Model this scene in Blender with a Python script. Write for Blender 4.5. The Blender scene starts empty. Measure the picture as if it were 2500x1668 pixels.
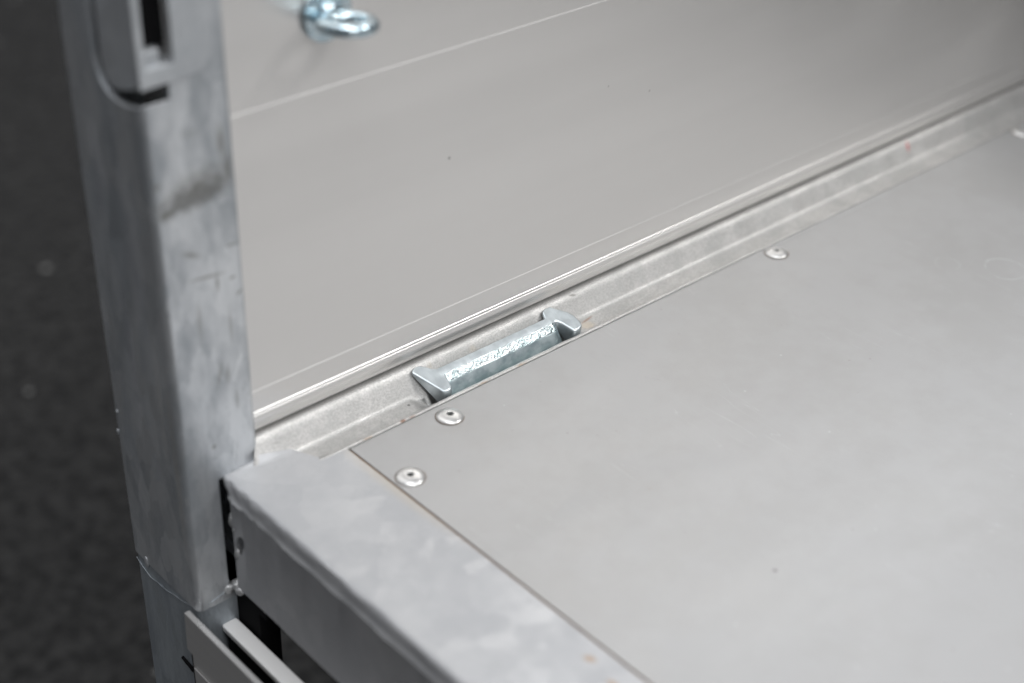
import bpy, bmesh, math, random
from mathutils import Vector, Matrix, noise

sc = bpy.context.scene
col = sc.collection
MM = 0.001

# ------------------------------------------------------------------ camera, world, lamps
CAM = (-0.35931667, -0.50574726, 0.47276976)
R0 = (0.74557813, -0.66584159, 0.02771695)
R1 = (-0.34871448, -0.42524114, -0.83520548)
R2 = (0.56790093, 0.61304563, -0.5492391)
cam = bpy.data.cameras.new('camera')
cam.sensor_width = 36.0
cam.lens = 3720 / 2500 * 36.0
cam.clip_start = 0.02
cam.clip_end = 100
cam.dof.use_dof = True
cam.dof.focus_distance = 0.846
cam.dof.aperture_fstop = 3.4
cam.dof.aperture_blades = 0
camo = bpy.data.objects.new('camera', cam)
col.objects.link(camo)
camo.matrix_world = Matrix(((R0[0], -R1[0], -R2[0], CAM[0]),
                            (R0[1], -R1[1], -R2[1], CAM[1]),
                            (R0[2], -R1[2], -R2[2], CAM[2]),
                            (0, 0, 0, 1)))
sc.camera = camo

w = bpy.data.worlds.new('World')
sc.world = w
w.use_nodes = True
bg = w.node_tree.nodes['Background']
bg.inputs['Color'].default_value = (0.95, 0.96, 1.0, 1)
bg.inputs['Strength'].default_value = 0.32

sc.view_settings.view_transform = 'Standard'
sc.view_settings.look = 'None'
sc.view_settings.exposure = 0.1
sc.view_settings.gamma = 1.0


def hall_lamp(loc, size, power, color=(1.0, 0.985, 0.96), target=(0.1, 0.0, 0.0)):
    l = bpy.data.lights.new('hall_lamp', 'AREA')
    l.shape = 'DISK'
    l.size = size
    l.energy = power
    l.color = color
    o = bpy.data.objects.new('hall_lamp', l)
    col.objects.link(o)
    o.location = loc
    o.rotation_euler = (Vector(target) - Vector(loc)).to_track_quat('-Z', 'Y').to_euler()
    return o


# ceiling lamps of the hall; the small ones are those mirrored in the rivet heads
hall_lamp((2.7, -1.9, 3.0), 0.44, 25)
hall_lamp((2.9, -2.7, 3.0), 0.44, 25)
hall_lamp((2.1, -2.6, 3.0), 0.44, 25)
# large ceiling panels
hall_lamp((-0.75, -0.9, 4.4), 2.4, 90, (0.98, 0.99, 1.0))
hall_lamp((-0.3, -3.3, 2.8), 2.2, 66, (1.0, 1.0, 1.0))
hall_lamp((3.3, 1.6, 3.9), 2.2, 62, (0.98, 0.99, 1.0))

# ------------------------------------------------------------------ material helpers
class NT:
    def __init__(self, name):
        self.m = bpy.data.materials.new(name)
        self.m.use_nodes = True
        self.t = self.m.node_tree
        self.b = self.t.nodes['Principled BSDF']
        tc = self.t.nodes.new('ShaderNodeTexCoord')
        self.co = tc.outputs['Object']

    def n(self, typ, **kw):
        nd = self.t.nodes.new(typ)
        for k, v in kw.items():
            setattr(nd, k, v)
        return nd

    def link(self, a, b):
        self.t.links.new(a, b)

    def val(self, sock, v):
        if hasattr(v, 'is_linked') or hasattr(v, 'links'):
            self.link(v, sock)
        else:
            sock.default_value = v

    def mapping(self, scale=(1, 1, 1), rot=(0, 0, 0), loc=(0, 0, 0)):
        mp = self.n('ShaderNodeMapping')
        mp.inputs['Scale'].default_value = scale
        mp.inputs['Rotation'].default_value = rot
        mp.inputs['Location'].default_value = loc
        self.link(self.co, mp.inputs['Vector'])
        return mp.outputs[0]

    def noise(self, scale, detail=3, rough=0.55, vec=None, dist=0.0):
        nd = self.n('ShaderNodeTexNoise')
        nd.inputs['Scale'].default_value = scale
        nd.inputs['Detail'].default_value = detail
        nd.inputs['Roughness'].default_value = rough
        nd.inputs['Distortion'].default_value = dist
        self.link(vec if vec is not None else self.co, nd.inputs['Vector'])
        return nd.outputs['Fac']

    def voro(self, scale, feature='F1', out='Color', vec=None):
        nd = self.n('ShaderNodeTexVoronoi', feature=feature)
        nd.inputs['Scale'].default_value = scale
        self.link(vec if vec is not None else self.co, nd.inputs['Vector'])
        return nd.outputs[out]

    def ramp(self, fac, lo, hi, a=0.0, b=1.0):
        nd = self.n('ShaderNodeMapRange')
        nd.interpolation_type = 'SMOOTHSTEP'
        nd.inputs['From Min'].default_value = lo
        nd.inputs['From Max'].default_value = hi
        nd.inputs['To Min'].default_value = a
        nd.inputs['To Max'].default_value = b
        self.link(fac, nd.inputs['Value'])
        return nd.outputs['Result']

    def math(self, op, a, b=0.0, c=None):
        nd = self.n('ShaderNodeMath', operation=op)
        self.val(nd.inputs[0], a)
        self.val(nd.inputs[1], b)
        if c is not None:
            self.val(nd.inputs[2], c)
        return nd.outputs[0]

    def mix(self, fac, a, b):
        nd = self.n('ShaderNodeMix', data_type='RGBA')
        self.val(nd.inputs[0], fac)
        self.val(nd.inputs[6], a)
        self.val(nd.inputs[7], b)
        return nd.outputs[2]

    def dist(self, p, stretch=(1, 1, 1), rot=(0, 0, 0), warp=0.0, wscale=300):
        """distance (in mm) from a point on the surface, optionally stretched and ragged"""
        vec = self.n('ShaderNodeVectorMath', operation='SUBTRACT')
        self.link(self.co, vec.inputs[0])
        vec.inputs[1].default_value = [c * MM for c in p]
        v = vec.outputs[0]
        mp = self.n('ShaderNodeVectorRotate', rotation_type='EULER_XYZ')
        mp.inputs['Rotation'].default_value = rot
        self.link(v, mp.inputs['Vector'])
        mul = self.n('ShaderNodeVectorMath', operation='MULTIPLY')
        self.link(mp.outputs[0], mul.inputs[0])
        mul.inputs[1].default_value = [1000.0 / s for s in stretch]
        ln = self.n('ShaderNodeVectorMath', operation='LENGTH')
        self.link(mul.outputs[0], ln.inputs[0])
        d = ln.outputs['Value']
        if warp:
            nz = self.noise(wscale, 3)
            d = self.math('ADD', d, self.math('MULTIPLY', self.math('SUBTRACT', nz, 0.5), warp))
        return d

    def spot(self, p, size, soft=0.5, **kw):
        d = self.dist(p, **kw)
        return self.ramp(d, size * (1 - soft), size * (1 + soft), 1.0, 0.0)

    def bump(self, h, strength, distance=0.001, prev=None):
        nd = self.n('ShaderNodeBump')
        nd.inputs['Strength'].default_value = strength
        nd.inputs['Distance'].default_value = distance
        self.link(h, nd.inputs['Height'])
        if prev is not None:
            self.link(prev, nd.inputs['Normal'])
        return nd.outputs['Normal']

    def done(self, color=None, rough=None, metal=None, normal=None, spec=None, aniso=None):
        if color is not None:
            self.val(self.b.inputs['Base Color'], color)
        if rough is not None:
            self.val(self.b.inputs['Roughness'], rough)
        if metal is not None:
            self.val(self.b.inputs['Metallic'], metal)
        if spec is not None:
            self.b.inputs['Specular IOR Level'].default_value = spec
        if normal is not None:
            self.link(normal, self.b.inputs['Normal'])
        return self.m


def galvanised(name, base=(0.56, 0.585, 0.61), dark=(0.40, 0.425, 0.455), rough=(0.46, 0.62),
               metal=0.68, grain=0.12, scale=1.0, streak=(1, 1, 1), salt=0.0, marks=()):
    """hot-dip zinc: soft cloudy patches, faint spangle and fine grain; marks are dirt or rust spots"""
    k = NT(name)
    big = k.noise(22 * scale, 5, 0.62, k.mapping(streak))
    mid = k.noise(120 * scale, 3, 0.6, k.mapping(streak, loc=(3, 1, 2)))
    fine = k.noise(1500 * scale, 3, 0.65)
    # crystal patches of slightly different grey with crisp borders, bent by noise
    warp = k.n('ShaderNodeVectorMath', operation='ADD')
    wn = k.n('ShaderNodeTexNoise')
    wn.inputs['Scale'].default_value = 90 * scale
    k.link(k.co, wn.inputs['Vector'])
    wm = k.n('ShaderNodeVectorMath', operation='SCALE')
    k.link(wn.outputs['Color'], wm.inputs[0])
    wm.inputs['Scale'].default_value = 0.010
    k.link(k.mapping(streak), warp.inputs[0])
    k.link(wm.outputs[0], warp.inputs[1])
    cells = k.n('ShaderNodeTexVoronoi', feature='F1')
    cells.inputs['Scale'].default_value = 75 * scale
    k.link(warp.outputs[0], cells.inputs['Vector'])
    sc_ = k.n('ShaderNodeSeparateColor')
    k.link(cells.outputs['Color'], sc_.inputs[0])
    f = k.math('ADD', k.math('MULTIPLY', big, 0.66), k.math('MULTIPLY', mid, 0.21))
    f = k.math('ADD', f, k.math('MULTIPLY', sc_.outputs[0], 0.13))
    c = k.mix(k.ramp(f, 0.36, 0.64), (*dark, 1), (*base, 1))
    if salt:
        c = k.mix(k.ramp(k.noise(1000, 3, 0.75), 0.42, 0.60, 0, salt), c, (dark[0] * .72, dark[1] * .72, dark[2] * .72, 1))
    flecks = k.ramp(k.noise(420 * scale, 2, 0.6), 0.66, 0.74)
    c = k.mix(k.math('MULTIPLY', flecks, 0.25), c, (dark[0] * .55, dark[1] * .55, dark[2] * .55, 1))
    # fine handling scratches
    s1 = k.noise(1.0, 2, 0.5, k.mapping((260, 260, 14), rot=(0.25, 0.2, 0)), dist=0.2)
    l1 = k.ramp(k.math('ABSOLUTE', k.math('SUBTRACT', s1, 0.5)), 0.0, 0.012, 1.0, 0.0)
    l1 = k.math('MULTIPLY', l1, k.ramp(k.noise(35, 2, 0.5, k.mapping(loc=(2, 5, 1))), 0.54, 0.62))
    c = k.mix(k.math('MULTIPLY', l1, 0.30), c, (dark[0] * .6, dark[1] * .6, dark[2] * .6, 1))
    m_v = metal
    for p, size, colour, amount, kw in marks:
        s = k.spot(p, size, **kw)
        s = k.math('MULTIPLY', s, amount)
        c = k.mix(s, c, (*colour, 1))
        m_v = k.math('MULTIPLY', m_v, k.math('SUBTRACT', 1.0, s))
    r = k.math('ADD', k.ramp(f, 0.3, 0.7, rough[1], rough[0]), k.math('MULTIPLY', k.math('SUBTRACT', sc_.outputs[1], 0.5), 0.10))
    nrm = k.bump(fine, grain, 0.0006)
    nrm = k.bump(mid, 0.05, 0.0015, nrm)
    return k.done(c, r, m_v, nrm)


DIRT = (0.10, 0.095, 0.08)
RUST = (0.17, 0.075, 0.035)
BROWN = (0.33, 0.22, 0.13)

M_post = galvanised('post_zinc', base=(0.65, 0.67, 0.69), dark=(0.37, 0.395, 0.42), rough=(0.38, 0.56), metal=0.8, streak=(1.5, 1.5, 0.55), marks=[
    ((-64, 22, 156), 7.5, (0.085, 0.085, 0.08), 0.85, dict(stretch=(2.4, 4, 0.75), rot=(0, 0.10, 0), warp=11, wscale=260, soft=0.6)),
    ((-56, 22, 163), 6.0, (0.12, 0.12, 0.11), 0.6, dict(stretch=(2.6, 4, 0.9), warp=9, wscale=330, soft=0.9)),
    ((-77, 22, 151), 2.6, (0.10, 0.10, 0.09), 0.8, dict(stretch=(1.2, 4, 0.8), warp=3, wscale=400, soft=0.9)),
    ((-80, 22, 166), 1.6, DIRT, 0.65, dict(soft=0.8)),
    ((-47, 22, 178), 2.6, DIRT, 0.65, dict(stretch=(0.7, 3, 2.4), soft=0.9)),
    ((-83.3, 45, 120), 7, (0.13, 0.135, 0.15), 0.6, dict(stretch=(4, 0.8, 5), warp=8, wscale=120, soft=0.9)),
    ((-83.3, 60, 60), 6, (0.13, 0.135, 0.15), 0.6, dict(stretch=(4, 0.5, 6), warp=8, wscale=120, soft=0.9)),
    ((-83.3, 36, 40), 5, (0.16, 0.155, 0.14), 0.5, dict(stretch=(4, 0.5, 7), warp=8, wscale=120, soft=0.9)),
    ((-83.3, 70, 150), 6, (0.13, 0.135, 0.15), 0.6, dict(stretch=(4, 0.6, 4), warp=8, wscale=120, soft=0.9)),
    ((-83.3, 28, 10), 4, (0.14, 0.13, 0.11), 0.6, dict(stretch=(4, 0.6, 12), warp=5, wscale=120, soft=0.9)),
    ((-66, 22, 92), 3.0, DIRT, 0.42, dict(stretch=(0.4, 3, 2.6), warp=2, soft=0.9)),
    ((-50, 22, 84), 2.4, DIRT, 0.42, dict(stretch=(0.35, 3, 3), warp=2, soft=0.9)),
    ((-62, 22, 186), 3.0, DIRT, 0.25, dict(stretch=(1.2, 3, 0.7), warp=3, soft=0.9)),
    ((-44.5, 22, 165), 2.0, DIRT, 0.6, dict(stretch=(0.6, 3, 3.5), soft=0.9)),
    ((-60, 22, 114), 2.4, DIRT, 0.65, dict(stretch=(3.0, 3, 0.35), rot=(0, -0.1, 0), soft=0.9)),
    ((-55, 22, 109), 2.0, DIRT, 0.65, dict(stretch=(0.4, 3, 1.9), soft=0.9)),
    ((-47, 22, 109), 1.1, DIRT, 0.65, dict(stretch=(1.3, 3, 0.8), soft=0.9)),
    ((-44, 22, 100), 1.3, DIRT, 0.65, dict(stretch=(1.3, 3, 0.6), rot=(0, 0.7, 0), soft=0.9)),
    ((-46, 22, 126), 1.2, DIRT, 0.65, dict(stretch=(1.8, 3, 0.5), soft=0.9)),
    ((-67, 22, 128), 2.2, DIRT, 0.65, dict(stretch=(1.8, 3, 0.6), rot=(0, -0.5, 0), soft=0.9)),
    ((-58, 22, 60), 2.2, DIRT, 0.48, dict(stretch=(0.5, 3, 2.6), rot=(0, -0.25, 0), soft=0.9)),
    ((-54, 22, 58), 2.0, DIRT, 0.45, dict(stretch=(0.7, 3, 2.0), soft=0.9)),
    ((-65, 22, 20), 1.1, DIRT, 0.6, dict(soft=0.8)),
    ((-50, 22, 42), 1.8, DIRT, 0.42, dict(stretch=(0.5, 3, 2.4), soft=0.9)),
])
M_post_low = galvanised('post_foot_zinc', base=(0.44, 0.48, 0.51), dark=(0.30, 0.33, 0.36), rough=(0.38, 0.55),
                        grain=0.35, streak=(2.2, 2.2, 0.5))
M_latch = galvanised('latch_zinc', base=(0.53, 0.55, 0.57), dark=(0.42, 0.44, 0.46))
M_sill = galvanised('sill_zinc', base=(0.425, 0.43, 0.441), dark=(0.38, 0.386, 0.40), rough=(0.45, 0.56), metal=0.32, marks=[
    ((-10.2, -184.7, 0.4), 1.6, BROWN, 0.8, dict(stretch=(1.0, 1.7, 2), rot=(0, 0, -0.5), warp=1.2, soft=0.6)),
    ((-13.2, -202, 0.4), 1.6, BROWN, 0.8, dict(stretch=(1.0, 1.9, 2), warp=1.2, soft=0.6)),
    ((-2, -40, 0.4), 3.0, (0.42, 0.36, 0.27), 0.4, dict(stretch=(1.2, 12, 3), soft=0.9, warp=3)),
])
M_rail = galvanised('rail_zinc', base=(0.58, 0.573, 0.562), dark=(0.46, 0.458, 0.45), rough=(0.40, 0.52), metal=0.7,
                    grain=0.4, salt=0.6, marks=[
    ((34.8, 1.4, 0.5), 1.0, RUST, 0.85, dict(stretch=(1.8, 1, 1), warp=1.2, wscale=700)),
    ((41, 1.4, 0.5), 0.8, RUST, 0.5, dict(stretch=(2.5, 1, 1), warp=1.2, wscale=700)),
    ((12, 1.2, 0.5), 0.7, BROWN, 0.5, dict(stretch=(4, 1, 1), warp=1.2, wscale=700)),
    ((90, 0.8, 0.5), 0.7, BROWN, 0.6, dict(stretch=(6, 1, 1), warp=1.6, wscale=900)),
    ((118, 0.8, 0.5), 0.7, BROWN, 0.6, dict(stretch=(5, 1, 1), warp=1.6, wscale=900)),
    ((176, 8.5, -1), 4.2, (0.50, 0.42, 0.32), 0.55, dict(stretch=(1.0, .8, 2), warp=4, wscale=500)),
    ((180, 13.0, -1), 3.2, (0.25, 0.15, 0.10), 0.75, dict(stretch=(1.5, .25, 2), rot=(0, 0, -.2), warp=1.5, wscale=700)),
    ((47.5, 12.4, -1.3), 0.75, (0.03, 0.03, 0.03), 0.9, dict(soft=0.4)),
    ((501, 20.7, 9.5), 1.1, (0.45, 0.02, 0.03), 0.85, dict(stretch=(1.2, 3.5, 3.5), rot=(0, 0, 0.25), soft=0.5)),
    ((-30, 20.5, 9.8), 0.5, (0.16, 0.15, 0.14), 0.7, dict(stretch=(8, 0.6, 6), rot=(0, 0.75, 0.2), soft=0.8, warp=0.6)),
    ((178, 24.0, 11), 0.5, (0.12, 0.11, 0.10), 0.8, dict(stretch=(3, 1.0, 6), rot=(0, 0.9, 0.3), soft=0.8)),
    ((100, 21, 8), 2.0, (0.45, 0.38, 0.28), 0.35, dict(soft=0.9, warp=3)),
    ((70, 22, 9), 1.5, (0.45, 0.38, 0.28), 0.3, dict(soft=0.9, warp=3)),
])
M_weld = galvanised('weld_zinc', base=(0.46, 0.465, 0.47), dark=(0.30, 0.30, 0.305), rough=(0.38, 0.58), grain=0.3)

# bright zinc plating of the folding lashing bar and the ring bolt
k = NT('bright_zinc')
f = k.noise(160, 3, 0.6)
lines = k.noise(1.0, 2, 0.5, k.mapping((1400, 160, 160), rot=(0, 0, 0.45)))
c = k.mix(k.ramp(f, 0.35, 0.65), (0.50, 0.55, 0.575, 1), (0.58, 0.63, 0.655, 1))
c = k.mix(k.ramp(lines, 0.52, 0.68, 0, 0.22), c, (0.40, 0.45, 0.48, 1))
M_lug = k.done(c, k.ramp(f, 0.3, 0.7, 0.34, 0.42), 0.95, k.bump(lines, 0.05, 0.0005))
k = NT('rough_bright_zinc')
f = k.noise(160, 3, 0.6)
g = k.noise(700, 2, 0.6)
pit = k.noise(650, 3, 0.7, k.mapping(loc=(3, 1, 4)))
c = k.mix(k.ramp(f, 0.35, 0.65), (0.47, 0.56, 0.58, 1), (0.60, 0.66, 0.68, 1))
c = k.mix(k.ramp(pit, 0.55, 0.65, 0, 0.45), c, (0.22, 0.26, 0.28, 1))
M_barm = k.done(c, 0.15, 1.0, k.bump(g, 0.68, 0.0012))
k = NT('bluish_zinc')
f = k.noise(120, 4, 0.65)
c = k.mix(k.ramp(f, 0.35, 0.65), (0.36, 0.46, 0.49, 1), (0.52, 0.60, 0.62, 1))
M_teal = k.done(c, k.ramp(f, 0.3, 0.7, 0.28, 0.42), 0.95, k.bump(k.noise(700, 3, 0.65), 0.18, 0.0010))
k = NT('ring_zinc')
f = k.noise(220, 3, 0.6)
c = k.mix(k.ramp(f, 0.35, 0.65), (0.44, 0.55, 0.61, 1), (0.60, 0.69, 0.73, 1))
M_ring = k.done(c, k.ramp(f, 0.3, 0.7, 0.18, 0.30), 1.0, k.bump(k.noise(500, 3), 0.15, 0.001))

# coated floor panel
k = NT('floor_sheet')
big = k.noise(9, 4, 0.55)
mid = k.noise(60, 4, 0.6)
fine = k.noise(1400, 2, 0.6)
f = k.math('ADD', k.math('MULTIPLY', big, 0.6), k.math('MULTIPLY', mid, 0.4))
c = k.mix(k.ramp(f, 0.38, 0.62), (0.323, 0.3215, 0.3205, 1), (0.349, 0.3485, 0.351, 1))
c = k.mix(k.ramp(fine, 0.62, 0.8, 0, 0.25), c, (0.48, 0.47, 0.46, 1))


def scratches(k, c, rot, scale, thr, colour, amount, loc=(0, 0, 0)):
    s = k.noise(1.0, 2, 0.5, k.mapping(scale, rot=rot, loc=loc), dist=0.25)
    band = k.math('ABSOLUTE', k.math('SUBTRACT', s, 0.5))
    line = k.ramp(band, 0.0, thr, 1.0, 0.0)
    gate = k.ramp(k.noise(14, 2, 0.5, k.mapping((1, 1, 1), loc=(loc[0] + 5, 2, 9))), 0.56, 0.68)
    return k.mix(k.math('MULTIPLY', k.math('MULTIPLY', line, gate), amount), c, colour)


c = scratches(k, c, (0, 0, 0.5), (120, 9, 1), 0.006, (0.25, 0.25, 0.248, 1), 0.20)
c = scratches(k, c, (0, 0, -0.7), (90, 7, 1), 0.006, (0.48, 0.48, 0.50, 1), 0.28, (4, 7, 0))
c = scratches(k, c, (0, 0, 1.5), (150, 5, 1), 0.005, (0.48, 0.48, 0.50, 1), 0.28, (9, 1, 0))
# sparse dark specks and pale wear flecks
vs = k.n('ShaderNodeTexVoronoi', feature='F1')
vs.inputs['Scale'].default_value = 95
k.link(k.co, vs.inputs['Vector'])
sepc = k.n('ShaderNodeSeparateColor')
k.link(vs.outputs['Color'], sepc.inputs[0])
sp = k.math('MULTIPLY', k.ramp(vs.outputs['Distance'], 0.04, 0.09, 1, 0), k.ramp(sepc.outputs[0], 0.86, 0.9))
c = k.mix(k.math('MULTIPLY', sp, 0.55), c, (0.26, 0.25, 0.24, 1))
sp2 = k.math('MULTIPLY', k.ramp(vs.outputs['Distance'], 0.03, 0.10, 1, 0), k.ramp(sepc.outputs[1], 0.88, 0.92))
c = k.mix(k.math('MULTIPLY', sp2, 0.3), c, (0.60, 0.60, 0.62, 1))
# named marks: dark speck, chalky rings, rub lines along the rail
c = k.mix(k.math('MULTIPLY', k.spot((95.3, -199.3, 0), 0.95, soft=0.5, warp=0.8), 0.8), c, (0.09, 0.08, 0.075, 1))
c = k.mix(k.math('MULTIPLY', k.spot((94, -120, 0), 1.2, soft=0.8, warp=0.8), 0.4), c, (0.3, 0.29, 0.27, 1))
for (p, r, wd, am) in (((421, -111, 0), 12.5, 1.1, 0.55), ((398, -84, 0), 8.0, 1.2, 0.25), ((437, -131, 0), 9.0, 1.1, 0.4)):
    d = k.dist(p, warp=4.5, wscale=55)
    ring = k.ramp(k.math('ABSOLUTE', k.math('SUBTRACT', d, r)), 0.0, wd, 1.0, 0.0)
    gate = k.ramp(k.noise(60, 3, 0.6, k.mapping(loc=(p[0], 0, 0))), 0.40, 0.58)
    c = k.mix(k.math('MULTIPLY', k.math('MULTIPLY', ring, gate), am * 0.6), c, (0.56, 0.57, 0.60, 1))
for (p, ln, wd, am) in (((375, 0.0, 0), 62, 0.35, 0.5), ((420, -3.2, 0), 46, 0.35, 0.45), ((352, -1.4, 0), 40, 0.3, 0.4), ((480, 1.0, 0), 60, 0.4, 0.4)):
    s = k.spot(p, 1.0, soft=0.35, stretch=(ln, wd, 2), warp=0.5, wscale=90)
    c = k.mix(k.math('MULTIPLY', s, am), c, (0.52, 0.53, 0.55, 1))
    s = k.spot((p[0] + 8, p[1] - 0.9, 0), 1.0, soft=0.35, stretch=(ln * 0.9, wd, 2), warp=0.5, wscale=90)
    c = k.mix(k.math('MULTIPLY', s, am), c, (0.22, 0.22, 0.22, 1))
c = k.mix(k.math('MULTIPLY', k.spot((60, -28, 0), 16, soft=0.8, warp=14, wscale=70), 0.10), c, (0.25, 0.24, 0.22, 1))
wipe = k.noise(1.0, 4, 0.6, k.mapping((7, 26, 1), rot=(0, 0, 0.35)), dist=0.6)
c = k.mix(k.ramp(wipe, 0.45, 0.75, 0, 0.10), c, (0.36, 0.36, 0.365, 1))
dust = k.math('MULTIPLY', k.ramp(k.noise(2600, 2, 0.7), 0.60, 0.72), k.ramp(k.noise(18, 4, 0.65, k.mapping(loc=(4, 4, 4))), 0.45, 0.65))
c = k.mix(k.math('MULTIPLY', dust, 0.30), c, (0.50, 0.49, 0.47, 1))
rr_ = k.math('ADD', k.ramp(f, 0.3, 0.7, 0.45, 0.49), k.ramp(wipe, 0.3, 0.7, -0.015, 0.02))
M_floor = k.done(c, rr_, 0.38, k.bump(fine, 0.05, 0.0005, k.bump(mid, 0.03, 0.002)))

k = NT('panel_edge_wood')
c = k.mix(k.noise(300, 3), (0.20, 0.12, 0.075, 1), (0.38, 0.28, 0.19, 1))
M_wood = k.done(c, 0.8, 0.0)

# anodised side board
k = NT('anodised_board')
st = k.noise(1.0, 3, 0.5, k.mapping((0.6, 20, 34)))
st2 = k.noise(1.0, 3, 0.6, k.mapping((2.0, 200, 900), loc=(1, 4, 7)))
c = k.mix(k.ramp(st, 0.3, 0.7), (0.69, 0.678, 0.663, 1), (0.71, 0.698, 0.683, 1))
vs = k.n('ShaderNodeTexVoronoi', feature='F1')
vs.inputs['Scale'].default_value = 60
k.link(k.co, vs.inputs['Vector'])
sepc = k.n('ShaderNodeSeparateColor')
k.link(vs.outputs['Color'], sepc.inputs[0])
sp = k.math('MULTIPLY', k.ramp(vs.outputs['Distance'], 0.03, 0.06, 1, 0), k.ramp(sepc.outputs[0], 0.93, 0.95))
c = k.mix(k.math('MULTIPLY', sp, 0.3), c, (0.22, 0.21, 0.20, 1))
c = k.mix(k.math('MULTIPLY', k.spot((86.8, 27, 126.3), 0.8, soft=0.5), 0.55), c, (0.12, 0.12, 0.11, 1))
wipe = k.noise(1.0, 4, 0.6, k.mapping((9, 9, 22), rot=(0, 0.3, 0)), dist=0.5)
M_board = k.done(c, k.math('ADD', k.ramp(st, 0.25, 0.75, 0.40, 0.375), k.ramp(wipe, 0.35, 0.7, -0.02, 0.035)), 0.80, k.bump(st2, 0.012, 0.0008))

k = NT('rivet_aluminium')
c = k.mix(k.ramp(k.noise(300, 3), 0.35, 0.65), (0.52, 0.52, 0.515, 1), (0.60, 0.60, 0.595, 1))
M_rivet = k.done(c, 0.34, 0.8, k.bump(k.noise(900, 2), 0.06, 0.0006))
k = NT('mandrel_steel')
M_dark = k.done((0.045, 0.05, 0.05, 1), 0.4, 0.6)
k = NT('rivet_dirt')
M_grime = k.done(k.mix(k.noise(200, 2), (0.10, 0.085, 0.075, 1), (0.20, 0.16, 0.13, 1)), 0.85, 0.0)
k = NT('shade_black')
M_black = k.done((0.004, 0.004, 0.0045, 1), 0.9, 0.0, spec=0.1)  # near-black standing in for deep shade in voids; also colours the small bolt
k = NT('grey_skirt')
st = k.noise(1.0, 3, 0.6, k.mapping((300, 6, 300)))
M_skirt = k.done(k.mix(st, (0.46, 0.455, 0.45, 1), (0.53, 0.525, 0.52, 1)), 0.40, 0.6)

k = NT('grey_skirt_lit')
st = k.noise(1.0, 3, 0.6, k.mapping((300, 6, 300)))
M_skirt_lit = k.done(k.mix(st, (0.70, 0.695, 0.69, 1), (0.78, 0.775, 0.77, 1)), 0.45, 0.2)  # lighter copy of the skirt grey, overhead light put into the colour

k = NT('shade_board_dark')
M_shade_board = k.done(k.mix(k.noise(60, 4), (0.045, 0.042, 0.04, 1), (0.065, 0.06, 0.056, 1)), 0.55, 0.0)  # made-up dark finish of the added front board

# dark asphalt
k = NT('dark_asphalt')
f = k.noise(70, 5, 0.7)
g = k.voro(220, out='Distance')
c = k.mix(k.ramp(f, 0.35, 0.65), (0.010, 0.010, 0.0102, 1), (0.039, 0.0385, 0.038, 1))
vs = k.n('ShaderNodeTexVoronoi', feature='F1')
vs.inputs['Scale'].default_value = 34
k.link(k.co, vs.inputs['Vector'])
sepc = k.n('ShaderNodeSeparateColor')
k.link(vs.outputs['Color'], sepc.inputs[0])
sp = k.math('MULTIPLY', k.ramp(vs.outputs['Distance'], 0.14, 0.2, 1, 0), k.ramp(sepc.outputs[0], 0.90, 0.93))
c = k.mix(k.math('MULTIPLY', sp, 0.7), c, (0.33, 0.33, 0.32, 1))
M_ground = k.done(c, 0.9, 0.0, k.bump(g, 0.6, 0.004, k.bump(f, 0.6, 0.006)), spec=0.25)


# ------------------------------------------------------------------ mesh helpers
def add_obj(name, bm, mats, parent=None, smooth=True, angle=35, label=None):
    bmesh.ops.recalc_face_normals(bm, faces=bm.faces)
    me = bpy.data.meshes.new(name)
    bm.to_mesh(me)
    bm.free()
    for m in (mats if isinstance(mats, (list, tuple)) else [mats]):
        me.materials.append(m)
    o = bpy.data.objects.new(name, me)
    col.objects.link(o)
    if smooth:
        me.shade_smooth()
        try:
            me.set_sharp_from_angle(angle=math.radians(angle))
        except Exception:
            pass
    if parent is not None:
        put_under(o, parent)
    if label:
        o['label'] = label
    return o


def put_under(o, parent):
    o.parent = parent
    loc = Vector(parent.location)      # every parent's own location is already its place in the world
    o.matrix_parent_inverse = Matrix.Translation(-loc)


def bevel_mod(o, width, seg=3, angle=30):
    m = o.modifiers.new('bevel', 'BEVEL')
    m.width = width
    m.segments = seg
    m.limit_method = 'ANGLE'
    m.angle_limit = math.radians(angle)
    m.harden_normals = False
    return m


def bake(o):
    dg = bpy.context.evaluated_depsgraph_get()
    dg.update()
    me = bpy.data.meshes.new_from_object(o.evaluated_get(dg))
    old = o.data
    nm = old.name
    o.modifiers.clear()
    o.data = me
    bpy.data.meshes.remove(old)
    me.name = nm


def cut(o, bms):
    """subtract solids from a mesh object and keep the plain result"""
    tmp = []
    for bm in bms:
        bmesh.ops.recalc_face_normals(bm, faces=bm.faces)
        me = bpy.data.meshes.new('cutter')
        bm.to_mesh(me)
        bm.free()
        t = bpy.data.objects.new('cutter', me)
        col.objects.link(t)
        tmp.append(t)
        m = o.modifiers.new('cut', 'BOOLEAN')
        m.operation = 'DIFFERENCE'
        m.solver = 'EXACT'
        m.object = t
    bake(o)
    for t in tmp:
        me = t.data
        bpy.data.objects.remove(t)
        bpy.data.meshes.remove(me)


def prism(pts, axis, a, b, bm=None):
    """closed solid: 2D outline (mm) in the plane normal to `axis`, from a to b (mm)"""
    bm = bm or bmesh.new()

    def v3(p, t):
        if axis == 0:
            return Vector((t, p[0], p[1])) * MM
        if axis == 1:
            return Vector((p[0], t, p[1])) * MM
        return Vector((p[0], p[1], t)) * MM
    A = [bm.verts.new(v3(p, a)) for p in pts]
    B = [bm.verts.new(v3(p, b)) for p in pts]
    n = len(pts)
    for i in range(n):
        bm.faces.new((A[i], A[(i + 1) % n], B[(i + 1) % n], B[i]))
    bm.faces.new(A[::-1])
    bm.faces.new(B)
    return bm


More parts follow.
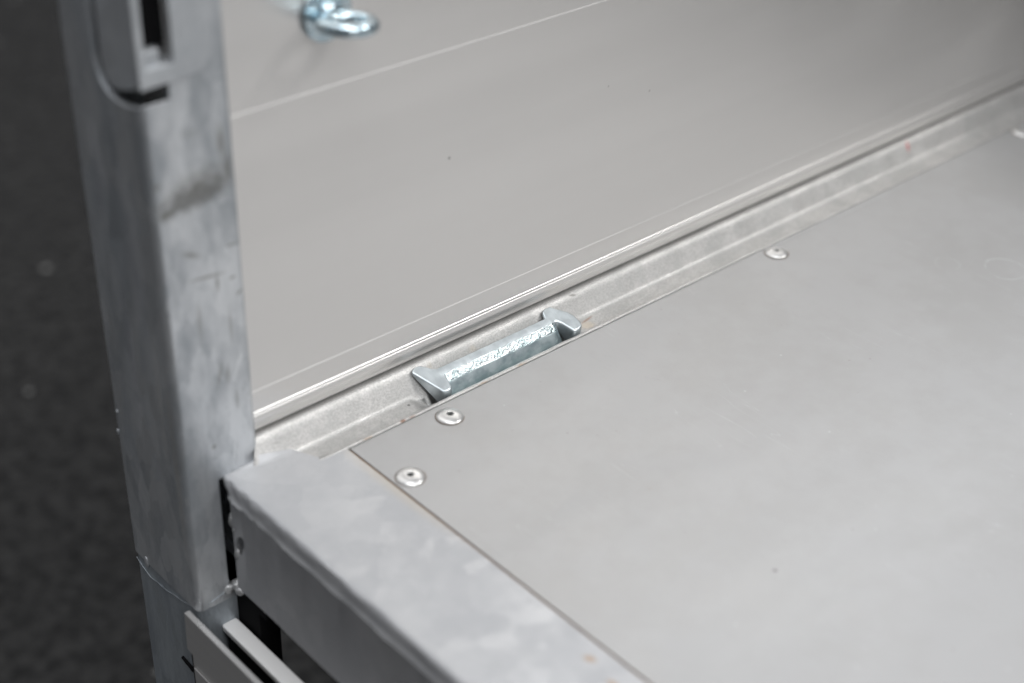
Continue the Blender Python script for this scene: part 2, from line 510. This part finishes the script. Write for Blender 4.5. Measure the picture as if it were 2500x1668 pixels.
def rrect(x0, y0, x1, y1, r, seg=6):
    out = []
    for cx, cy, a0 in ((x1 - r, y1 - r, 0), (x0 + r, y1 - r, 90), (x0 + r, y0 + r, 180), (x1 - r, y0 + r, 270)):
        for i in range(seg + 1):
            a = math.radians(a0 + 90 * i / seg)
            out.append((cx + r * math.cos(a), cy + r * math.sin(a)))
    return out


def box(x0, x1, y0, y1, z0, z1, bm=None):
    return prism([(x0, y0), (x1, y0), (x1, y1), (x0, y1)], 2, z0, z1, bm)


def lathe(profile, seg=40):
    bm = bmesh.new()
    rings = []
    for (r, z) in profile:
        if r < 1e-6:
            rings.append([bm.verts.new((0, 0, z * MM))])
        else:
            rings.append([bm.verts.new((r * MM * math.cos(2 * math.pi * i / seg), r * MM * math.sin(2 * math.pi * i / seg), z * MM)) for i in range(seg)])
    for A, B in zip(rings, rings[1:]):
        for i in range(seg):
            j = (i + 1) % seg
            a = A[i % len(A)], A[j % len(A)]
            b = B[i % len(B)], B[j % len(B)]
            vs = []
            for v in (a[0], a[1], b[1], b[0]):
                if v not in vs:
                    vs.append(v)
            if len(vs) > 2:
                bm.faces.new(vs)
    return bm


def tube(path, rad, bm=None, seg=10):
    """tube along mm points with a radius (mm) per point"""
    bm = bm or bmesh.new()
    P = [Vector(p) * MM for p in path]
    rings = []
    for i, p in enumerate(P):
        d = (P[min(i + 1, len(P) - 1)] - P[max(i - 1, 0)]).normalized()
        u = d.orthogonal().normalized() if i == 0 else (u - d * u.dot(d)).normalized()
        v = d.cross(u)
        r = (rad[i] if isinstance(rad, (list, tuple)) else rad) * MM
        rings.append([bm.verts.new(p + (u * math.cos(2 * math.pi * q / seg) + v * math.sin(2 * math.pi * q / seg)) * r) for q in range(seg)])
    for A, B in zip(rings, rings[1:]):
        for q in range(seg):
            bm.faces.new((A[q], A[(q + 1) % seg], B[(q + 1) % seg], B[q]))
    bm.faces.new(rings[0][::-1])
    bm.faces.new(rings[-1])
    return bm


def blob(bm, c, r, seed=0):
    res = bmesh.ops.create_icosphere(bm, subdivisions=3, radius=1.0)
    for v in res['verts']:
        n = v.co.normalized()
        k_ = 1 + 0.28 * noise.noise(n * 1.7 + Vector((seed * 3.1, seed, 0)))
        v.co = Vector((c[0] + n.x * r[0] * k_, c[1] + n.y * r[1] * k_, c[2] + n.z * r[2] * k_)) * MM


def smooth(a, b, x):
    t = max(0.0, min(1.0, (x - a) / (b - a)))
    return t * t * (3 - 2 * t)


def frange(a, b, step):
    n = max(1, int(round((b - a) / step)))
    return [a + (b - a) * i / n for i in range(n + 1)]


# ------------------------------------------------------------------ ground
GZ = -560
bm = bmesh.new()
bmesh.ops.create_grid(bm, x_segments=2, y_segments=2, size=30)
for v in bm.verts:
    v.co.z = GZ * MM
ground = add_obj('ground', bm, M_ground, smooth=False)
ground['kind'] = 'structure'
ground['label'] = 'dark speckled asphalt far below the trailer, out of focus'

# ------------------------------------------------------------------ trailer
trailer = bpy.data.objects.new('trailer', None)
trailer.location = (0.4, -0.3, GZ * MM)
trailer.empty_display_size = 0.2
col.objects.link(trailer)
trailer['label'] = 'galvanised flatbed trailer corner with grey floor, aluminium side board and zinc corner post'
trailer['category'] = 'trailer'

XR = 1300      # far end of the long pieces (mm)
YN = -900      # near side

# --- side board (extruded profile along x)
BOARD = [(27.22, 330), (27.22, 185.1), (27.0, 184.75), (27.0, 38.2), (26.95, 37.95), (26.66, 37.5), (26.66, 26.2), (26.55, 25.8),
         (26.12, 25.35), (26.05, 25.0), (26.18, 24.6), (26.15, 24.2), (25.75, 23.7), (25.5, 22.6), (25.45, 20.8), (26.0, 18.0), (27.0, 15.0), (28.2, 13.4),
         (29.5, 13.2), (52, 13.2), (52, 330)]
board = add_obj('side_board', prism(BOARD, 0, -66, XR), M_board, trailer, angle=20)
bevel_mod(board, 0.25 * MM, 2, 12)

# --- unseen front board, added dark to shade the far end of the bed
fb = add_obj('shade_front_board', prism([(800, 2), (824, 2), (824, 330), (800, 330)], 1, YN, 25), M_shade_board, trailer, label='unseen dark front board added to shade the far end of the bed')
bevel_mod(fb, 2 * MM, 2)

# --- side rail: galvanised channel with a pocket pressed in for the lashing bar
prof = [(60, 12.1), (34, 12.1), (27.2, 12.1), (26.0, 12.0), (25.0, 11.7), (24.2, 11.1), (23.6, 10.4), (22.8, 9.3)]
a, b = (22.8, 9.3), (17.6, 0.6)
prof += [(a[0] + (b[0] - a[0]) * i / 8, a[1] + (b[1] - a[1]) * i / 8) for i in range(1, 9)]
prof += [(17.2, 0.0), (16.7, -0.55), (16.0, -0.95), (15.2, -1.2)]
prof += [(y, -1.35) for y in frange(14.4, 5.0, 0.8)]
prof += [(4.5, -1.25), (4.1, -0.9), (3.7, -0.2), (3.3, 0.3), (2.8, 0.6), (2.0, 0.68), (1.4, 0.6), (1.0, 0.25), (0.9, -0.4), (0.8, -4)]
xs = frange(-52, -24, 2.0) + frange(-22.5, 45, 1.6)[0:] + frange(46, 62, 0.7) + frange(63, 155, 2.0) + frange(156, 176, 0.7) + frange(178, 560, 3.5) + frange(575, XR, 25)
bm = bmesh.new()
rows = []
for x in xs:
    row = []
    for i, (y, z) in enumerate(prof):
        wy = smooth(3.7, 5.2, y) * (1 - smooth(14.2, 17.4, y))
        edge = 50 + 3.5 * smooth(0, 1, abs(y - 11) / 10) ** 2 * 2.0
        d = (2.4 * smooth(48.5, 57, x) + 13.0 * smooth(59.0 + 0.55 * (y - 8), 61.8 + 0.55 * (y - 8), x)) * (1 - smooth(160, 168, x)) * wy
        jitter = 0.05 * noise.noise(Vector((x * 0.06, y * 0.2, 3.0))) + 0.05 * noise.noise(Vector((x * 0.35, y * 0.5, 7.0)))
        zz = z - d + jitter * (1.6 if y < 4.5 else 1.0)
        yy = y
        if y < 4.5:      # rolled lip: ragged, fading out at its left end and flatter further along
            lipk = smooth(-24, -18, x)
            zz = (z - 0.15) * lipk + -1.35 * (1 - lipk) if z > -1.35 and z > -3 else zz
            zz += jitter * 1.8
            yy = y + 0.45 * noise.noise(Vector((x * 0.09, 2.0, 1.0))) * 0.6 + 0.12 * noise.noise(Vector((x * 0.6, 5, 1)))
            if x > 250:
                t = smooth(250, 420, x)
                zz = zz if z < -1 else zz * (1 - 0.55 * t)
            if z <= -4:
                zz = -4
        xx = max(x, (-46.0 + 0.69 * min(y, 26)) / 0.725)     # mitred left end
        row.append(bm.verts.new((xx * MM, yy * MM, zz * MM)))
    rows.append(row)
for A, B in zip(rows, rows[1:]):
    for i in range(len(prof) - 1):
        bm.faces.new((A[i], A[i + 1], B[i + 1], B[i]))
# back and underside so that it is a closed length of steel
bot = [[bm.verts.new((r[0].co.x, 0.060, -0.078)), bm.verts.new((r[0].co.x, 0.0008, -0.078))] for r in rows]
for k_ in range(len(rows) - 1):
    A, B = rows[k_], rows[k_ + 1]
    bm.faces.new((A[0], B[0], bot[k_ + 1][0], bot[k_][0]))
    bm.faces.new((bot[k_][0], bot[k_ + 1][0], bot[k_ + 1][1], bot[k_][1]))
    bm.faces.new((A[-1], bot[k_][1], bot[k_ + 1][1], B[-1]))
rail = add_obj('side_rail', bm, M_rail, trailer, angle=60)

# --- end sill: hollow cross beam; its top flange laps over the rail up to the post with a wavy welded border, its web stops short
def border(x):
    """how far the top flange reaches towards the post (mm) at a given x"""
    if x > -17:
        return 3.0
    if x > -20:
        return 3.0 + 14.5 * smooth(-17, -19.8, x)
    k_ = [(-20, 17.5), (-22.4, 18.7), (-25.5, 19.2), (-28.5, 18.6), (-31, 17.9), (-33.5, 17.8), (-36, 18.6), (-38.5, 19.8), (-41, 21.0), (-45, 22.3), (-60, 22.2), (-70, 21.5)]
    for (xa, ya), (xb, yb) in zip(k_, k_[1:]):
        if xb <= x <= xa:
            return ya + (yb - ya) * (x - xa) / (xb - xa)
    return 20.0


bm = bmesh.new()
ss = [1 - (1 - i / 60) ** 1.6 * 0.30 for i in range(61)]
ss = frange(0, 0.68, 0.02) + [v for v in ss if v > 0.70]
ss = sorted(set(ss + [1 - 0.0011 * i for i in range(24)]))
sp_ = [(-1.1, -14), (-1.1, -3), (-1.12, -0.5), (-1.5, 0.1)]
sp_ += [(x, 0.35) for x in frange(-4, -15, 3) + frange(-16, -24, 0.8) + frange(-25, -42, 1.4) + frange(-45, -58, 2.2)]
for i in range(1, 7):
    a = math.radians(90 + 70 * i / 6)
    sp_.append((-59.4 + 2.5 * math.cos(a), -2.15 + 2.5 * math.sin(a)))
sp_ += [(-61.95, -3.0), (-62.0, -4.6), (-62.0, -7.0), (-62.1, -9.2), (-62.75, -10.4), (-62.9, -11.1), (-62.3, -12.0)]
sp_ += [(-62, z) for z in frange(-12.5, -68, 4)]
sp_ += [(-61.6, -70.6), (-60.4, -72.4), (-58, -73), (-30, -73), (-30, -14)]
rows = []
for s_ in ss:
    row = []
    for (x, z) in sp_:
        top = z > -5.5
        ym = border(x) if (top and x < -3) else 16.8
        if x > -3:
            ym = 2.6
        if x < -60 and top:
            ym = 20.5 + (z + 5.5) * 0.3
        if x < -60 and -16 < z <= -5.5:
            ym = 18.5 + (z + 5.5) * 0.15
        y = YN + (ym - YN) * s_
        n1 = noise.noise(Vector((x * 0.05, y * 0.045, z * 0.05)))
        n2 = noise.noise(Vector((x * 0.16, y * 0.13, z * 0.16 + 4)))
        lump = 0.0
        if x < -61 and z > -14:     # hammered, lumpy outer corner
            lump = 0.55 * n2 + 0.45 * noise.noise(Vector((x * 0.4, y * 0.3, z * 0.4)))
        k_ = 0.0 if x > -3 else 1.0
        dz = (0.15 * n1 + 0.06 * n2 + lump) * (1 if z > -9 else 0) * k_
        if top and -57 < x < -3:
            dz += (-1.6 if x < -17 else -0.5) * smooth(1.4, 0.0, ym - y) ** 1.5 + (0.5 * smooth(12, 3, ym - y) if x < -17 else 0)
            if y > 14 and x < -17:
                dz += smooth(-46, -42, x) * smooth(-20.5, -29, x) * max(0.0, (y - 16.6) * 1.1 * smooth(15.0, 19.5, y) + 0.1)
        row.append(bm.verts.new(((x - (0.35 * n1 + lump) * (1 if x < -58 else 0) * k_) * MM, y * MM, (z + dz) * MM)))
    rows.append(row)
n = len(sp_)
for A, B in zip(rows, rows[1:]):
    for i in range(n):
        bm.faces.new((A[i], A[(i + 1) % n], B[(i + 1) % n], B[i]))
bm.faces.new(rows[0])
bm.faces.new(rows[-1][::-1])
sill = add_obj('end_sill', bm, M_sill, trailer, angle=50)
hole = bmesh.new()
res = bmesh.ops.create_icosphere(hole, subdivisions=3, radius=1.0)
rm = Matrix.Rotation(math.radians(24), 3, 'X')
for v in res['verts']:
    q = rm @ Vector((v.co.x * 34, v.co.y * 3.4, v.co.z * 8.5))
    v.co = Vector((-62 + q.x, 11.8 + q.y, -38.5 + q.z)) * MM
cut(sill, [hole])
sill.data.shade_smooth()
sill.data.set_sharp_from_angle(angle=math.radians(50))

# weld drips where web, sill and post meet
for i, (c_, r_) in enumerate([((-60.6, 18.6, -26.5), (2.0, 1.8, 5.0)), ((-61.0, 16.4, -31), (1.4, 1.8, 2.2)), ((-61.2, 15.2, -46.5), (1.9, 2.0, 3.4)),
                              ((-60.6, 20.4, -71.0), (3.2, 3.2, 3.4)), ((-61.4, 16.6, -71.8), (2.4, 3.2, 2.6)), ((-64.5, 22.6, -73.0), (3.4, 2.2, 3.2)),
                              ]):
    bm = bmesh.new()
    blob(bm, c_, r_, i + 2)
    add_obj('weld_bead', bm, M_weld, sill, angle=80)

# --- floor panel: coated sheet on plywood, its brown edge showing in the gap
bm = bmesh.new()
pts = [(0, YN), (0, 0.2), (XR, 0.2), (XR, YN)]
prism(pts, 2, -1.0, 0.0, bm)
floor = add_obj('floor_panel', bm, M_floor, trailer, smooth=False)
bevel_mod(floor, 0.25 * MM, 2)
bm = prism([(0.15, YN), (0.15, 0.1), (XR, 0.1), (XR, YN)], 2, -13.5, -1.004)
add_obj('plywood_core', bm, M_wood, floor, smooth=False, label='brown plywood layer showing in the gap beside the end sill')
# dirt lying at the bottom of the gap
bm = box(-1.05, 0.1, YN, 0, -6, -1.3)
g_ = add_obj('gap_dirt', bm, M_wood, floor, smooth=False)

# blind rivets
RIV = [(8.8, -37.6), (56.5, -10.9), (324.6, -7.9), (602.5, -6.9)]
prof_head = [(7.4, 0.02), (7.38, 0.25), (7.1, 0.65), (6.5, 1.1), (5.6, 1.52), (4.5, 1.88), (3.4, 2.1), (2.5, 2.2), (1.95, 2.2), (1.72, 2.05), (1.68, 1.7), (1.68, 0.7)]
head_bm = lathe(prof_head, 48)
pin_bm = lathe([(1.67, 0.95), (1.2, 1.05), (0.0, 1.1)], 24)
dirt_bm = lathe([(7.95, 0.03), (7.8, 0.16), (7.3, 0.22)], 48)
first = None
RLAB = ['rivet nearest the end sill, beside the gap', 'rivet in front of the left lug of the lashing bar',
        'rivet touching the rail lip in the middle of the floor', 'rivet cut by the right edge of the picture']
for i, (x, y) in enumerate(RIV):
    if first is None:
        r_ = add_obj('rivet', head_bm, M_rivet, None, angle=60)
        kids = [add_obj('mandrel', pin_bm, M_dark, None), add_obj('dirt_ring', dirt_bm, M_grime, None)]
        first = r_, kids
    else:
        r_ = first[0].copy()
        kids = [o.copy() for o in first[1]]
        for o in [r_] + kids:
            col.objects.link(o)
    r_.location = (x * MM, y * MM, 0)
    r_.rotation_euler = ((0.02, -0.015, 0), (0.0, 0.03, 0), (-0.03, 0.02, 0), (0.02, 0.02, 0))[i]
    put_under(r_, trailer)
    r_['label'] = RLAB[i]
    for o in kids:
        o.location = (0, 0, 0)
        o.parent = r_
        o.matrix_parent_inverse = Matrix.Identity(4)

# --- lashing bar: folding zinc bar with a lug at each end, lying in the rail pocket
lash = bpy.data.objects.new('lashing_bar', None)
lash.location = (0.112, 0.012, -0.003)
lash.empty_display_size = 0.02
col.objects.link(lash)
put_under(lash, trailer)
lash['label'] = 'bright zinc folding lashing bar with a lug at each end'


def zt(y):
    return 3.0 + 0.47 * (y - 4.0)


LW = [(56.6, 21.0), (57.6, 22.3), (60.6, 23.2), (63.6, 22.8), (66.0, 20.9), (68.6, 18.6), (71.2, 17.4), (77, 17.4), (77, 13.2), (73.6, 13.2), (72.7, 11.2),
      (72.0, 7.6), (71.8, 5.8), (70.2, 4.5), (67.5, 4.3), (65.2, 5.1), (64.0, 7.3)]
RW = [(151.0, 20.0), (151.4, 21.4), (154.0, 22.7), (158.6, 22.7), (161.4, 20.0), (166.6, 15.4), (168.4, 12.2), (169.2, 7.4), (168.2, 5.0), (164.5, 3.9), (161.2, 3.9),
      (160.2, 6.2), (157.8, 10.8), (156.2, 13.2), (148, 13.2), (148, 17.4), (150.2, 17.8)]


def lug(pts, name, lean):
    bm = bmesh.new()
    T = [bm.verts.new((x * MM, y * MM, zt(y) * MM)) for x, y in pts]
    cxm = sum(p[0] for p in pts) / len(pts)
    Bt = []
    for x, y in pts:
        h = 2.2 + 10.5 * (1 - smooth(3, 23, y))
        xx = x + lean * 0.25 * h
        Bt.append(bm.verts.new((xx * MM, (y + (0.12 * h if y < 8 else 0)) * MM, (zt(y) - h) * MM)))
    n = len(pts)
    ft = bm.faces.new(T)
    bm.faces.new(Bt[::-1])
    for i in range(n):
        bm.faces.new((T[i], T[(i + 1) % n], Bt[(i + 1) % n], Bt[i]))
    o = add_obj(name, bm, M_lug, lash, angle=40)
    bevel_mod(o, 1.15 * MM, 5, 25)
    return o


lug(LW, 'lug', 0.5)
lug(RW, 'lug', 0.0)
# bar: faceted section, rough front facet
sec = [(17.35, 9.25), (13.2, 7.4), (12.6, 6.9), (11.3, 5.6), (9.8, 3.95), (9.2, 2.9), (6.6, -3.2), (8, -9), (13, -8), (15.6, -2), (17.2, 6.5)]
bm = bmesh.new()
rows = []
for x in frange(70.5, 154.5, 1.0):
    row = []
    for j, (y, z) in enumerate(sec):
        nz_ = 0.10 * noise.noise(Vector((x * 0.35, y * 0.7, z * 0.7)))
        t = (x - 70.5) / 84
        ee = smooth(0.0, 0.035, t) * (1 - smooth(0.965, 1.0, t))
        yy, zz = y, z
        if j in (2, 3, 4, 5):
            yy += (1 - ee) * 1.4
            zz -= (1 - ee) * 0.2
        row.append(bm.verts.new((x * MM, (yy + nz_) * MM, (zz + nz_) * MM)))
    rows.append(row)
n = len(sec)
for A, B in zip(rows, rows[1:]):
    for i in range(n):
        f_ = bm.faces.new((A[i], A[(i + 1) % n], B[(i + 1) % n], B[i]))
        f_.material_index = 1 if i == 0 else (0 if i in (1, 2, 3) else 2)
bm.faces.new(rows[0])
bm.faces.new(rows[-1][::-1])
barm = add_obj('bar', bm, [M_barm, M_lug, M_teal], lash, angle=30)
bevel_mod(barm, 0.3 * MM, 2, 35)

# --- ring bolt on the side board
eye = bpy.data.objects.new('ring_bolt', None)
eye.location = (0.0146, 0.0262, 0.2207)
eye.empty_display_size = 0.02
col.objects.link(eye)
put_under(eye, trailer)
eye['label'] = 'bright zinc ring bolt with round washer near the top edge of the side board'
bm = lathe([(0, 0), (13.3, 0), (13.3, 1.6), (12.6, 2.2), (5.6, 2.2), (5.4, 3.2), (4.8, 4.6), (3.6, 5.6), (0, 6.0)], 48)
wsh = add_obj('washer', bm, M_ring, eye, angle=40)
wsh.location = (14.6 * MM, 27.0 * MM, 220.7 * MM)
wsh.rotation_euler = (math.radians(90), 0, 0)
bm = bmesh.new()
Rr, rr = 11.2, 3.3
N, Mq = 56, 18
ctr = Vector((14.8, 11.2, 220.0))
tilt = Matrix.Rotation(math.radians(-4), 3, 'X') @ Matrix.Rotation(math.radians(6), 3, 'Y')
rings = []
for i in range(N):
    a = 2 * math.pi * i / N
    ring = []
    for j in range(Mq):
        b_ = 2 * math.pi * j / Mq
        q = Vector(((Rr + rr * math.cos(b_)) * math.cos(a), (Rr + rr * math.cos(b_)) * math.sin(a), rr * math.sin(b_)))
        q = tilt @ q + ctr
        ring.append(bm.verts.new(q * MM))
    rings.append(ring)
for i in range(N):
    A, B = rings[i], rings[(i + 1) % N]
    for j in range(Mq):
        bm.faces.new((A[j], A[(j + 1) % Mq], B[(j + 1) % Mq], B[j]))
add_obj('ring', bm, M_ring, eye)

# --- corner post with a cut-out that holds the board's latch
post = add_obj('corner_post', prism(rrect(-83.3, 22, -40, 88, 3.6, 7), 2, -79, 340), M_post, trailer, angle=40)
left_cut = prism([(10, 204.8), (22, 204.0), (28, 201.8), (36, 200.2), (44, 199.9), (50, 201.3), (55, 204.8), (57.8, 210), (58.8, 217), (58.2, 345), (10, 345)], 0, -95, -69.3)
cut(post, [left_cut, box(-80.3, -43, 25, 85, -74, 400), box(-64.3, -30, 10, 26, -71, -1.0), box(-69.6, -63, 10, 26, 219, 400)])
post.data.shade_smooth()
post.data.set_sharp_from_angle(angle=math.radians(40))
bevel_mod(post, 1.0 * MM, 3, 50)
foot = add_obj('post_foot', prism(rrect(-82.6, 22.8, -40.8, 87.4, 4.0, 6), 2, -430, -79.5), M_post_low, post, angle=40,
               label='darker lower length of the post below the weld seam')
seam = [(-82.6, 86.4, -84), (-83.0, 80, -86), (-83.0, 72, -88.5), (-83.0, 64, -87), (-83.0, 56, -86.5), (-83.0, 48, -84), (-83.3, 40, -82), (-83.2, 32, -79.5),
        (-83.0, 26, -78), (-80.5, 22.4, -77), (-74, 22.0, -75), (-68, 22.0, -73.5), (-62, 22.0, -72.5), (-52, 22.0, -72), (-41, 22, -72)]
path, rad = [], []
for p, q in zip(seam, seam[1:]):
    for t in (0, 0.25, 0.5, 0.75):
        path.append([p[i] + (q[i] - p[i]) * t for i in range(3)])
        rad.append(0.16 + 0.45 * abs(noise.noise(Vector(path[-1]) * 0.22)))
add_obj('weld_seam', tube(path, rad), M_post_low, post, angle=80)
for i, (c_, r_) in enumerate([((-83.2, 84, 15), (0.7, 1.1, 1.1)), ((-83.2, 86, 1), (0.7, 0.9, 1.8)), ((-83.3, 74, -79), (0.6, 1.8, 3.6))]):
    bm = bmesh.new()
    blob(bm, c_, r_, 21 + i)
    add_obj('weld_spatter', bm, M_post, post, angle=80)

# latch body sitting in the cut-out, with a slotted front plate
latch = bpy.data.objects.new('latch', None)
latch.location = (-0.07, 0.035, 0.206)
latch.empty_display_size = 0.02
col.objects.link(latch)
put_under(latch, trailer)
latch['label'] = 'slotted drop side latch set into the top of the corner post'
body_out = [(22.3, 212.0), (30, 208.6), (38, 205.8), (43, 204.9), (46.4, 205.4), (49.6, 207.6), (51.8, 211), (52.8, 216), (52.0, 338), (22.3, 338)]
body = add_obj('latch_body', prism(body_out, 0, -83.1, -60), M_latch, latch, angle=40)
cut(body, [box(-80.2, -64.0, 10, 50.0, 220, 400)])
bevel_mod(body, 0.8 * MM, 3, 45)
face_out = [(-83.6, 211.6), (-67.5, 212.2), (-60.3, 212.4), (-54.0, 213.8), (-50.8, 217), (-48.2, 222), (-47.4, 240), (-47.4, 338), (-83.6, 338)]
fp = add_obj('front_plate', prism(face_out, 1, 20.1, 22.0), M_latch, latch, angle=40)
cut(fp, [box(-80.0, -67.0, 10, 40, 220, 400)])
bevel_mod(fp, 0.4 * MM, 3, 40)
bm = box(-80.0, -71.2, 23.4, 44, 218.4, 226.6)
sp_o = add_obj('slot_stop', bm, M_latch, latch)
bevel_mod(sp_o, 0.8 * MM, 3)
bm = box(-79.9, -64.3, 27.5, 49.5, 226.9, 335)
add_obj('slot_shade_block', bm, M_black, latch)  # black filler standing in for the deep shade inside the slot

# --- skirt below the sill: outer panel, inner rail, black blocks in place of the shaded void behind
skirt = bpy.data.objects.new('rear_skirt', None)
skirt.location = (-0.08, -0.2, -0.14)
skirt.empty_display_size = 0.02
col.objects.link(skirt)
put_under(skirt, trailer)
skirt['label'] = 'satin grey metal skirt of two parallel plates hanging below the end sill'
bm = prism([(29.0, -80.2), (30.6, -107.0), (25.5, -107.6), (25.0, -260), (YN, -260), (YN, -80.2)], 0, -88, -84.8)
op = add_obj('outer_panel', bm, M_skirt, skirt)
bevel_mod(op, 0.35 * MM, 2)
bm = prism([(23.6, -115.2), (22.4, -260), (YN, -260), (YN, -115.2)], 0, -88.9, -88.2)
lp = add_obj('lower_strip', bm, M_skirt, skirt)
bevel_mod(lp, 0.15 * MM, 2)
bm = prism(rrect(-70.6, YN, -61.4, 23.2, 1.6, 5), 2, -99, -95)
ir = add_obj('inner_rail', bm, M_skirt_lit, skirt)
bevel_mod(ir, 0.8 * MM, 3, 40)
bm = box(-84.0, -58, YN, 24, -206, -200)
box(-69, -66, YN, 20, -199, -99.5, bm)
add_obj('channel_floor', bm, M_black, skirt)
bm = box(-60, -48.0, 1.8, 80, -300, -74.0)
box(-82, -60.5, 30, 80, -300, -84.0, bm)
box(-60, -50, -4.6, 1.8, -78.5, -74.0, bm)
add_obj('void_shade_block', bm, M_black, skirt, label='black block put in for the deep shade under the sill')  # stands in for the shaded underside of the sill
bm = tube([(-83.0, 46.5, -128.6), (-84.0, 34, -128.6)], [1.0, 1.0], None, 8)
box(-84.6, -82.9, 24.6, 33, -250, -104, bm)  # black strip in place of the shade between post and panel
add_obj('notch_shade_bolt', bm, M_black, skirt, label='small black bolt and a black strip put in for the shaded notch at the outer panel')
